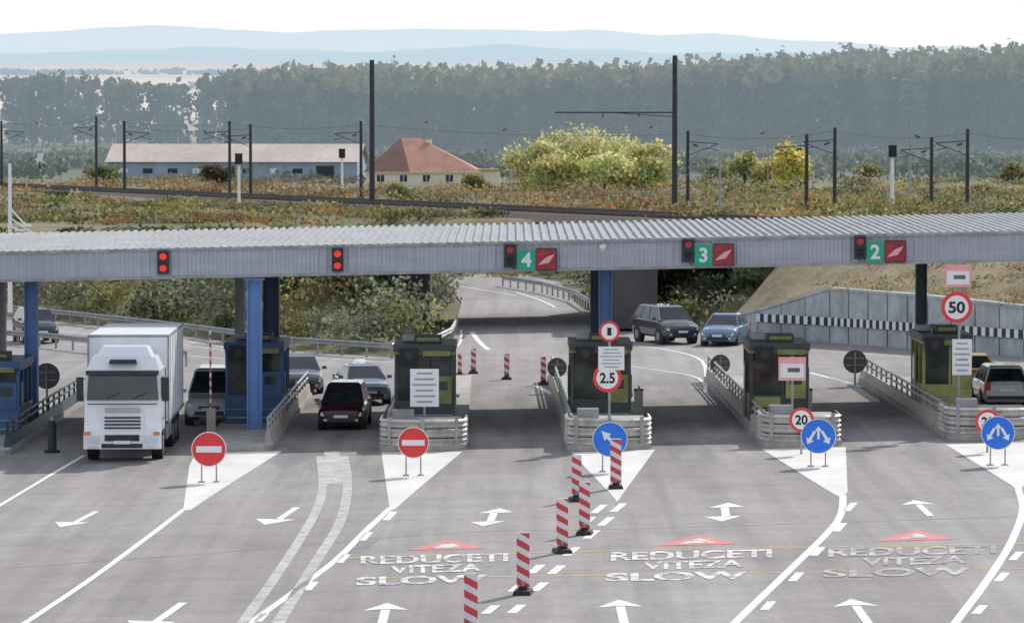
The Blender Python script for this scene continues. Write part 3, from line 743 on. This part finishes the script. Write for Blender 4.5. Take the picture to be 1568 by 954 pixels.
mb=MB(); hw=1.23
mb.box((0,1.05,1.95),(2.46,2.0,2.0),TRUCKW,top=(.97,.93),shift=(0,.06))
mb.box((0,1.1,3.12),(2.34,1.8,.42),TRUCKW,top=(.86,.8),shift=(0,.15))
mb.box((0,1.2,3.48),(1.8,1.4,.32),TRUCKW,top=(.8,.75),shift=(0,.15))
mb.box((0,.30,3.20),(.9,.3,.13),DARK,top=(.9,.6))
mb.box((0,.0,.72),(2.46,.5,.55),TRUCKW,top=(.99,.9))
mb.box((0,1.1,.85),(2.40,1.9,.5),DARK)
mb.add([(-1.14,.042,1.98),(1.14,.042,1.98),(1.08,.125,2.80),(-1.08,.125,2.80)],[(0,1,2,3)],GLASS)
mb.box((0,-.04,2.86),(2.3,.30,.14),DARK,top=(1,.7))
for x in(-.5,.35): mb.cyl((x,.02,2.04),(x+.42,.03,2.22),.014,BLACK,n=6)
mb.box((0,.02,1.30),(1.35,.05,.62),TRUCKW)
for z in(1.10,1.21,1.32,1.43): mb.box((0,-.02,z),(1.15,.05,.055),DARK)
mb.box((0,-.03,1.66),(1.1,.03,.16),COLP); mb.box((0,.0,1.86),(2.2,.06,.03),DARK)
mb.box((0,-.262,.80),(1.1,.03,.20),DARK); mb.box((0,-.262,.55),(1.3,.03,.14),DARK); mb.box((0,-.285,.66),(.52,.02,.11),SIGNW)
for s_ in(-1,1):
    mb.box((s_*.92,-.26,.76),(.42,.06,.24),LIGHT); mb.box((s_*1.10,-.25,.95),(.20,.06,.10),ORANGE); mb.box((s_*.92,-.26,.52),(.3,.05,.10),LIGHT)
    mb.box((s_*1.36,.12,2.40),(.22,.16,.62),DARK); mb.box((s_*1.36,.20,2.05),(.22,.14,.22),DARK); mb.cyl((s_*1.2,.15,2.65),(s_*1.38,.12,2.65),.02,DARK,n=6)
    mb.add([(s_*1.232,.30,2.0),(s_*1.232,1.35,2.0),(s_*1.205,1.3,2.68),(s_*1.205,.42,2.68)],[(0,1,2,3)],GLASS)
    mb.box((s_*1.235,.95,1.35),(.02,1.05,.03),DARK); mb.box((s_*1.24,1.75,1.95),(.03,.08,1.9),DARK)
    mb.box((s_*1.2,1.15,.95),(.12,1.5,.14),DARK)
    for y in(1.2,5.9,7.2,8.5):
        mb.cyl((s_*.86,y,.5),(s_*1.20,y,.5),.5,BLACK,n=22); mb.cyl((s_*1.19,y,.5),(s_*1.215,y,.5),.27,RIM,n=14)
    mb.box((s_*1.18,4.0,.75),(.05,2.2,.5),STEEL)
mb.box((0,5.2,.85),(.9,8.6,.25),DARK)
mb.box((0,6.0,2.50),(2.60,7.2,2.75),TRUCKG)
for s_ in(-1,1):
    mb.box((s_*1.30,2.40,2.5),(.06,.06,2.8),STEEL); mb.box((s_*1.30,6.0,3.89),(.06,7.2,.07),STEEL); mb.box((s_*1.30,6.0,1.16),(.06,7.2,.10),STEEL)
    for i in range(6): mb.box((s_*1.305,3.2+i*1.15,2.5),(.02,.05,2.6),STEEL)
mb.box((0,2.40,3.89),(2.6,.06,.07),STEEL); mb.box((0,6,3.92),(2.56,7.1,.05),TRUCKG)
p=G(187,708); mb.build('box_truck',loc=(p.x,p.y+.2,gz(p.x)),rz=.02,bevel=.05)

# ---------------------------------------------------------------- railway
A=Vector((-75,443,0)); B_=Vector((22,246,0)); D=(B_-A).normalized(); R=Vector((D.y,-D.x,0))
BAL=pm('ballast',(.13,.10,.08),.95,var=.35,scale=2); RST=pm('rail_rust',(.06,.045,.04),.6,var=.3)
mb=MB(); n=40; vs=[]
for i in range(n+1):
    p=A+(B_-A)*(i/n)
    for o,z in((-5.5,3.4),(-4.3,4.0),(4.3,4.0),(5.5,3.4)): vs.append((p.x+R.x*o,p.y+R.y*o,z))
mb.add(vs,[(4*i+j,4*i+j+1,4*i+j+5,4*i+j+4) for i in range(n) for j in range(3)],BAL)
for off in(-2.9,-1.46,1.46,2.9):
    a=A+R*off; b=B_+R*off
    mb.add([(a.x-.08,a.y,4.0),(a.x+.08,a.y,4.0),(a.x+.08,a.y,4.2),(a.x-.08,a.y,4.2),(b.x-.08,b.y,4.0),(b.x+.08,b.y,4.0),(b.x+.08,b.y,4.2),(b.x-.08,b.y,4.2)],[(0,4,5,1),(1,5,6,2),(2,6,7,3),(3,7,4,0)],RST)
Ls=(B_-A).length; ang=math.atan2(D.y,D.x)
for i in range(int(Ls/.9)):
    for off in(-2.2,2.2):
        q=A+D*(i*.9)+R*off; mb.box((q.x,q.y,4.04),(.25,2.4,.1),CONCD,rz=ang)
mb.build('railway_track')
def pole(u,vt,vb,r=.16,mat=POLE,arms=True,name='catenary_pole',head=None):
    d=F*(CZ-3.6)/(vb-YH); x=(u-UC)/F*d; h=(vb-vt)/F*d; mb=MB()
    mb.cyl((0,0,-.3),(0,0,h),r,mat,r1=r*.8,n=8); mb.cyl((0,0,-.2),(0,0,.3),r*2,CONCD,n=8)
    if arms:
        s_=random.choice((-1,1)); z=h*.86
        mb.cyl((0,0,z),(s_*2.4,0,z-.15),.04,mat,n=6); mb.cyl((0,0,z-1.1),(s_*2.4,0,z-.2),.035,mat,n=6); mb.cyl((s_*1.5,0,z-.5),(s_*2.6,0,z-.75),.03,mat,n=6); mb.cyl((s_*.4,0,z-.2),(s_*.8,0,z-.35),.09,CONCD,n=6)
    if head=='signal':
        mb.box((0,-.1,h-.2),(.6,.3,.8),BLACK); mb.box((0,-.1,h+.25),(.65,.3,.1),BLACK)
        for z in(.05,-.25): mb.cyl((0,-.25,h+z-.1),(0,-.35,h+z-.1),.11,DARK,n=10)
    mb.build(name,loc=(x,d,3.6))
for a in((3,185,290),(148,178,291),(191,185,300),(352,185,300),(384,190,305),(553,185,305),(1053,200,320),(1235,205,331),(1278,195,330),(1426,210,326),(1481,197,328)): pole(*a)
for a in((50,172,262),(307,185,272),(781,180,285),(1005,175,290),(1176,185,290),(1393,185,318),(1102,240,330),(660,170,270),(933,190,275),(1158,220,280)): pole(*a,r=.11,mat=POLEL)
pole(570,92,318,.24,POLE,False); pole(1033,85,322,.24,POLE,False)
pole(366,240,318,.14,SIGNW,False,'railway_signal','signal'); pole(524,232,300,.12,SIGNW,False,'railway_signal','signal'); pole(1366,228,330,.16,SIGNW,False,'railway_signal','signal')
d=F*(CZ-3.6)/(322-YH); p=W(1033,172,d); q=W(850,172,d); mb=MB()
mb.cyl((p.x,d,p.z),(q.x,d,q.z),.06,POLE,n=6); mb.cyl((p.x,d,p.z-.35),(p.x+(q.x-p.x)*.5,d,p.z-.02),.035,POLE,n=6)
for t_ in(.3,.6): x=p.x+(q.x-p.x)*t_; mb.cyl((x,d,p.z),(x,d,p.z-.4),.04,POLE,n=6)
mb.build('catenary_arm')
mb=MB()
def wire(P,Q,sag,r=.012):
    pr=P
    for i in range(1,9):
        t_=i/8; c=P.lerp(Q,t_); c.z-=sag*4*t_*(1-t_); mb.cyl(pr,c,r,POLE,n=4,caps=False); pr=c
for (a,b) in(((3,187,290),(148,181,291)),((148,181,291),(352,188,300)),((352,188,300),(553,190,305)),((553,190,305),(1053,205,320)),((1053,205,320),(1278,200,330)),((1278,200,330),(1481,203,328)),((1481,203,328),(1700,205,328)),((191,192,300),(384,196,305))):
    pp=[W(u,vt,F*(CZ-3.6)/(vb-YH)) for u,vt,vb in(a,b)]; wire(pp[0],pp[1],.5)
mb.build('overhead_wires')
d=200; p0=W(15,250,d); mb=MB(); b0=W(15,420,d); mb.cyl((b0.x,d,b0.z-2),(p0.x,d,p0.z),.13,SIGNW,r1=.08,n=8)
for (ua,va,ub,vb_) in((15,318,40,345),(18,335,52,358),(12,345,30,352)):
    a=W(ua,va,d);b=W(ub,vb_,d); mb.cyl(a,b,.05,SIGNW,n=6); mb.box((b.x,b.y,b.z),(.5,.25,.12),SIGNW)
mb.build('street_lamp')
mb=MB(); p=W(62,253,480); mb.box((0,0,1.4),(1.0,1.0,2.8),SIGNW,top=(.7,.7)); mb.box((0,0,2.95),(.9,.9,.3),CONC); mb.box((0,-.5,1.2),(.4,.06,.9),DARK); mb.build('utility_cabinet',loc=p-Vector((0,0,1.2)))

# ---------------------------------------------------------------- buildings
ROOFP=pm('warehouse_roof',(.62,.52,.46),.8,var=.15,scale=.15,dirt=.3); WALLB=pm('warehouse_wall',(.36,.44,.54),.8,var=.2,scale=.3)
d=470; xl,xr=(165-UC)/F*d,(548-UC)/F*d; zt=W(0,224,d).z; ze=W(0,247,d).z; z0=3.3; cx=(xl+xr)/2; w=xr-xl
mb=MB(); mb.box((0,5,(ze-z0)/2),(w,10,ze-z0),WALLB)
h1=ze-z0; h2=zt-z0+.3
mb.add([(-w/2-.4,-.6,h1-.05),(w/2+.4,-.6,h1-.05),(w/2+.4,5.5,h2),(-w/2-.4,5.5,h2),(w/2+.4,11.5,h1-.05),(-w/2-.4,11.5,h1-.05)],[(0,1,2,3),(3,2,4,5)],ROOFP)
mb.add([(-w/2,0,h1),(-w/2,10,h1),(-w/2,5.2,h2-.1)],[(0,1,2)],WALLB); mb.add([(w/2,0,h1),(w/2,10,h1),(w/2,5.2,h2-.1)],[(0,2,1)],WALLB)
for i in range(9):
    x=-w/2+1.8+i*(w-3)/9; mb.box((x,-.02,h1*.55),(1.2,.06,.6),DARK if i%3 else SIGNW); 
mb.box((w/2-4,-.03,h1*.4),(2.2,.08,h1*.8),DARK)
mb.build('warehouse',loc=(cx,d,z0),rz=-.06)
TILE=pm('roof_tile_red_lit',(.55,.29,.21),.85,var=.2,scale=.6,dirt=.15); TILE_SHADE=pm('roof_tile_shade',(.19,.10,.085),.85,var=.2,scale=.5); CREAM=pm('cream_render',(.88,.80,.60),.85,var=.06)
d=430; k=d/F; def_=lambda u:(u-650)*k
z0=3.3; ze=W(0,263,d).z-z0; zr=W(0,211,d).z-z0
mb=MB(); xl,xr=def_(556),def_(738)
mb.box(((xl+xr)/2,5.1,ze/2),(xr-xl-.8,10.6,ze),CREAM)
E=[(xl,-.5,ze),(xr,-.5,ze),(xr,11.5,ze),(xl,11.5,ze)]; r0=(def_(612),5.5,zr); r1=(def_(640),5.5,zr)
mb.add(E+[r0,r1],[(1,2,5),(2,3,4,5)],TILE); 
mid_=(def_(628),-.5,ze)
mb.add([E[0],mid_,r0,r1,E[1],E[3]],[(1,4,3,2)],TILE); mb.add([E[0],mid_,r0,E[3]],[(0,1,2),(3,0,2)],TILE_SHADE)  # sunlit right and shaded left slopes painted as two tile colours
mb.add([(xl,-.5,ze-.10),(xr,-.5,ze-.10),(xr,-.5,ze),(xl,-.5,ze)],[(0,1,2,3)],CREAM)
for x in(xl+2,xl+4.6,xl+7.2,xl+9.8,xl+12.2): mb.box((x,-.22,ze*.6),(.8,.06,.75),DARK); mb.box((x,-.26,ze*.6),(.06,.03,.75),SIGNW); mb.box((x,-.26,ze*.6-.42),(.95,.1,.07),SIGNW)
mb.box((def_(655),5,zr*.75+.6),(.7,.7,1.2),CREAM)
mb.box((def_(748),2.5,.95),(2.6,4,1.9),CREAM); mb.box((def_(748),2.5,2.0),(3.0,4.4,.2),YEL)
mb.build('house',loc=((650-UC)*k,d,z0))

# ---------------------------------------------------------------- vegetation
OL=(.22,.22,.10);DG=(.10,.13,.07);YG=(.34,.32,.12);BR=(.29,.20,.11);OR=(.40,.25,.10);GY=(.25,.26,.18);TN=(.37,.30,.18)
pal=[OL,OL,DG,DG,GY,YG,BR,GY]
bl=[]
tries=0
while len(bl)<290 and tries<9000:
    tries+=1
    x=random.uniform(-48,14); y=random.uniform(168,268)
    if abs(x)>y*.17: continue
    dd=float(pdist(x,y))
    if dd<1.4 or (x>9 and y<190) or (4<x<8 and 188<y<214) or(-7<x<-4 and 194<y<214): continue
    z=float(T(x,y)); h=random.uniform(1.2,3.4); zmax=10.5-158*y/F
    if x>-3: h*=.7
    if z+h>zmax: h=zmax-z
    if h<.35: continue
    near=dd<5
    col=random.choice(pal if not near else [GY,OL,YG,GY,DG]); r=h*.55+.4
    bl.append((x,y,z+h*.42,r,r,h*.58,int(140+105*h),.25,col))
leaves('bushes',bl,spread=.26)
bl=[]
for i in range(860):
    y=random.uniform(262,440) if i<560 else random.uniform(258,325); x=random.uniform(-.15,.15)*y
    ty=A.y+(x-A.x)*(B_.y-A.y)/(B_.x-A.x)
    if abs(y-ty)<12 and x<12: continue
    if -20<x<1 and 395<y<440: continue
    if x<12 and y<ty: h=random.uniform(.45,.85)
    else: h=random.uniform(.5,1.5)
    z=float(T(x,y)); col=random.choice([OL,YG,TN,OL,YG,OR,BR,DG,GY] if y<ty or x>10 else [BR,TN,OL,TN,GY,BR,OR])
    r=h*1.1+.8; bl.append((x,y,z+h*.35,r*1.5,r,h*.6,95,.32,col))
leaves('scrub',bl,spread=.3)
bl=[]
for i in range(400):
    y=random.uniform(440,905); x=random.uniform(-.16,.16)*y; z=float(T(x,y)); h=random.uniform(.8,2.8)
    if 455<y<500 and -55<x<-15: continue
    col=random.choice([(.10,.13,.08),(.12,.15,.10),GY,(.10,.14,.09),(.15,.17,.10),(.22,.19,.10)]); r=h*1.4+1
    bl.append((x,y,z+h*.35,r*1.7,r,h*.6,70,.9,col))
leaves('distant_scrub',bl,far=True,spread=.3)
bl=[]
for i in range(90):
    u=random.uniform(985,1290); x=(u-UC)/F*205; y=random.uniform(190,222)
    if u>1100 and y<200: y+=14
    if float(pdist(x,y))<1: continue
    z=max(float(T(x,y)),2.5 if u>1120 else 0); h=random.uniform(.8,1.9)*(1 if u<1130 else .55)
    if z+h>10.5-185*y/F: z=10.5-185*y/F-h
    bl.append((x,y,z+h*.4,h*.7+.3,h*.7+.3,h*.6,220,.22,random.choice([BR,OL,DG,BR,TN,GY])))
leaves('bushes',bl,spread=.26)
bl=[]
for i in range(300):
    j=random.randrange(12,len(pl)); x,y,z=pl[j]; x+=random.uniform(-1,1); bk=random.uniform(.5,14); zz=z+(4.5-z)*float(sm(bk/12))
    bl.append((x+bk*.45,y+bk*.9,zz+.05,.7,.6,.2,50,.12,random.choice([TN,TN,BR,(.42,.33,.2),OL])))
leaves('dry_grass_tufts',bl,spread=.35)
def tree(name,u,vt,vb,wpx,col,d,n=2600,size=.4,lobes=9):
    x=(u-UC)/F*d; zb=float(T(x,d)); zt=W(u,vt,d).z; h=zt-zb; w=wpx/F*d; bl=[];tr=[((x,d,zb-.2),(x,d,zb+h*.45),.28*h/8,.14*h/8)]
    for i in range(lobes):
        a=random.uniform(0,2*math.pi); rr=random.uniform(.15,.62)*w/2; zz=zb+h*random.uniform(.25,.80)*(1-.25*rr/(w/2))
        cx,cy=x+rr*math.cos(a)*1.15,d+rr*math.sin(a)
        tr.append(((x,d,zb+h*random.uniform(.15,.4)),(cx,cy,zz),.1*h/8,.03))
        bl.append((cx,cy,zz,w*.27,w*.27,h*.28,n//lobes,size,tuple(c*random.uniform(.88,1.12) for c in col)))
    leaves(name,bl,tr,spread=.28)
YT=(.66,.64,.30);YT2=(.72,.66,.22)
for a in((822,214,300,100,YT,388),(862,200,300,120,YT,395),(905,199,300,120,YT,398),(952,203,302,120,YT,390),(1000,212,302,90,(.58,.58,.28),385),(925,225,305,120,YT,372),(850,235,305,110,(.56,.54,.22),372),(985,240,305,90,(.52,.52,.24),372)): tree('willow_tree',*a,n=3000,size=.40,lobes=12)
tree('birch_tree',1205,218,300,60,YT2,400,1800); tree('birch_tree',1232,225,300,30,YT2,405,900,lobes=5); tree('birch_tree',1140,232,300,56,(.50,.51,.26),410,1500); tree('birch_tree',1170,240,300,50,(.54,.52,.22),405,1200)
tree('elm_tree',1330,250,300,70,(.30,.32,.18),430,1100); tree('elm_tree',1095,240,300,60,(.38,.38,.2),430,1200); tree('elm_tree',1560,245,300,60,(.3,.3,.17),420,1000)
tree('oak_tree',335,245,300,55,(.17,.15,.09),400,1000); tree('elm_tree',730,268,305,50,(.3,.3,.14),380,900); tree('elm_tree',615,275,315,60,(.3,.31,.14),340,1100,.3); tree('elm_tree',160,250,290,60,(.24,.26,.14),440,900)
def forest(name,rows):
    bl=[];tr=[]
    for (y,u0,u1,step,prof,c1,c2,nl,sz) in rows:
        u=u0
        while u<u1:
            yy=y+random.uniform(-18,18); x=(u-UC)/F*yy; zb=float(T(x,yy)); vt=np.interp(u,[p[0] for p in prof],[p[1] for p in prof])+random.uniform(-2,5)
            zt=CZ+(YH-vt)*yy/F; h=zt-zb; w=step*yy/F*.75
            tr.append(((x,yy,zb-1),(x,yy,zb+h*.8),.30,.12))
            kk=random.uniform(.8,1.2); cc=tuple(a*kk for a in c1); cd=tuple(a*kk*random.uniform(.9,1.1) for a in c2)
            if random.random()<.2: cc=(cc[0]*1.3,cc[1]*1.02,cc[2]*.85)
            bl.append((x,yy,zb+h*.86,w*1.05,w,h*.15,nl,sz,cc)); bl.append((x,yy,zb+h*.66,w*1.25,w,h*.2,nl,sz,cd)); bl.append((x,yy,zb+h*.40,w*1.25,w,h*.22,int(nl*.8),sz*1.15,tuple(a*.88 for a in cd))); bl.append((x,yy,zb+h*.14,w*1.3,w,h*.18,int(nl*.8),sz*1.15,tuple(a*.85 for a in cd)))  # sunlit tops and darker lower crowns painted into the leaf tint
            u+=step*random.uniform(.75,1.15)
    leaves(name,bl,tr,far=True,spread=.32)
pf=[(-1000,110),(360,104),(420,101),(850,99),(1000,95),(1100,88),(1300,80),(1568,71),(2600,65)]
lo=[(a,b+6) for a,b in pf]; lo2=[(a,b+15) for a,b in pf]
G1=(.30,.28,.13);G2=(.09,.11,.085)
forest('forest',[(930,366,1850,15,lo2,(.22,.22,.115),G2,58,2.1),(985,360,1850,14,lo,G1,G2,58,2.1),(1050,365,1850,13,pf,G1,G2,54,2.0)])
pl_=[(-900,120),(15,118),(60,112),(130,116),(165,120),(210,124),(260,128),(300,120),(340,112),(370,112)]
rows=[]
for (u0,u1) in((-400,-40),(15,45),(52,150),(165,222),(236,285),(312,372)):
    rows.append((1010,u0,u1,15,pl_,(.17,.18,.10),(.09,.115,.09),54,1.7)); rows.append((1060,u0+6,u1-4,16,pl_,(.17,.18,.10),(.09,.115,.09),44,1.7))
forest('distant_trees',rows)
bl=[]
for y,c in((1300,(.10,.13,.09)),(1900,(.12,.15,.12)),(2700,(.16,.19,.16))):
    for i in range(60):
        u=random.uniform(-600,1000); yy=y+random.uniform(-60,60); x=(u-UC)/F*yy; bl.append((x,yy,float(T(x,yy))+1.5,y*.008,8,random.uniform(1.2,3),36,y*.0016,c))
leaves('distant_hedgerow',bl,far=True)

# ---------------------------------------------------------------- light, world, camera
EL=math.radians(37); AZ=math.radians(32)
Sd=Vector((math.sin(AZ)*math.cos(EL),math.cos(AZ)*math.cos(EL),math.sin(EL)))
l=bpy.data.lights.new('sun','SUN'); l.energy=3.4; l.angle=math.radians(1.5); l.color=(1,.96,.9)
o=bpy.data.objects.new('sun',l); sc.collection.objects.link(o); o.rotation_euler=Sd.to_track_quat('Z','Y').to_euler()
w=bpy.data.worlds.new('World'); sc.world=w; w.use_nodes=True; t=w.node_tree
sky=t.nodes.new('ShaderNodeTexSky'); sky.sky_type='NISHITA'; sky.sun_disc=False; sky.sun_elevation=EL; sky.sun_rotation=AZ; sky.dust_density=.6
tc=N(t,'ShaderNodeTexCoord'); sx=N(t,'ShaderNodeSeparateXYZ'); t.links.new(tc.outputs['Generated'],sx.inputs[0])
mr=N(t,'ShaderNodeMapRange'); mr.interpolation_type='SMOOTHSTEP'; mr.inputs[1].default_value=.03; mr.inputs[2].default_value=.25; mr.inputs[3].default_value=1.0; mr.inputs[4].default_value=.38
t.links.new(sx.outputs[2],mr.inputs[0])
c=mix(t,sky.outputs[0],(6.8,6.9,7.0),mr.outputs[0])
t.links.new(c,t.nodes['Background'].inputs[0]); t.nodes['Background'].inputs[1].default_value=.15
cam=bpy.data.cameras.new('camera'); cam.sensor_width=36; cam.lens=36*F/1568; cam.clip_end=20000; cam.clip_start=1
cam.dof.use_dof=True; cam.dof.focus_distance=122; cam.dof.aperture_fstop=4.0
o=bpy.data.objects.new('camera',cam); sc.collection.objects.link(o); o.location=(0,0,CZ); o.rotation_euler=(math.pi/2-th,0,0); sc.camera=o
sc.view_settings.view_transform='Standard'; sc.view_settings.look='None'; sc.view_settings.exposure=0
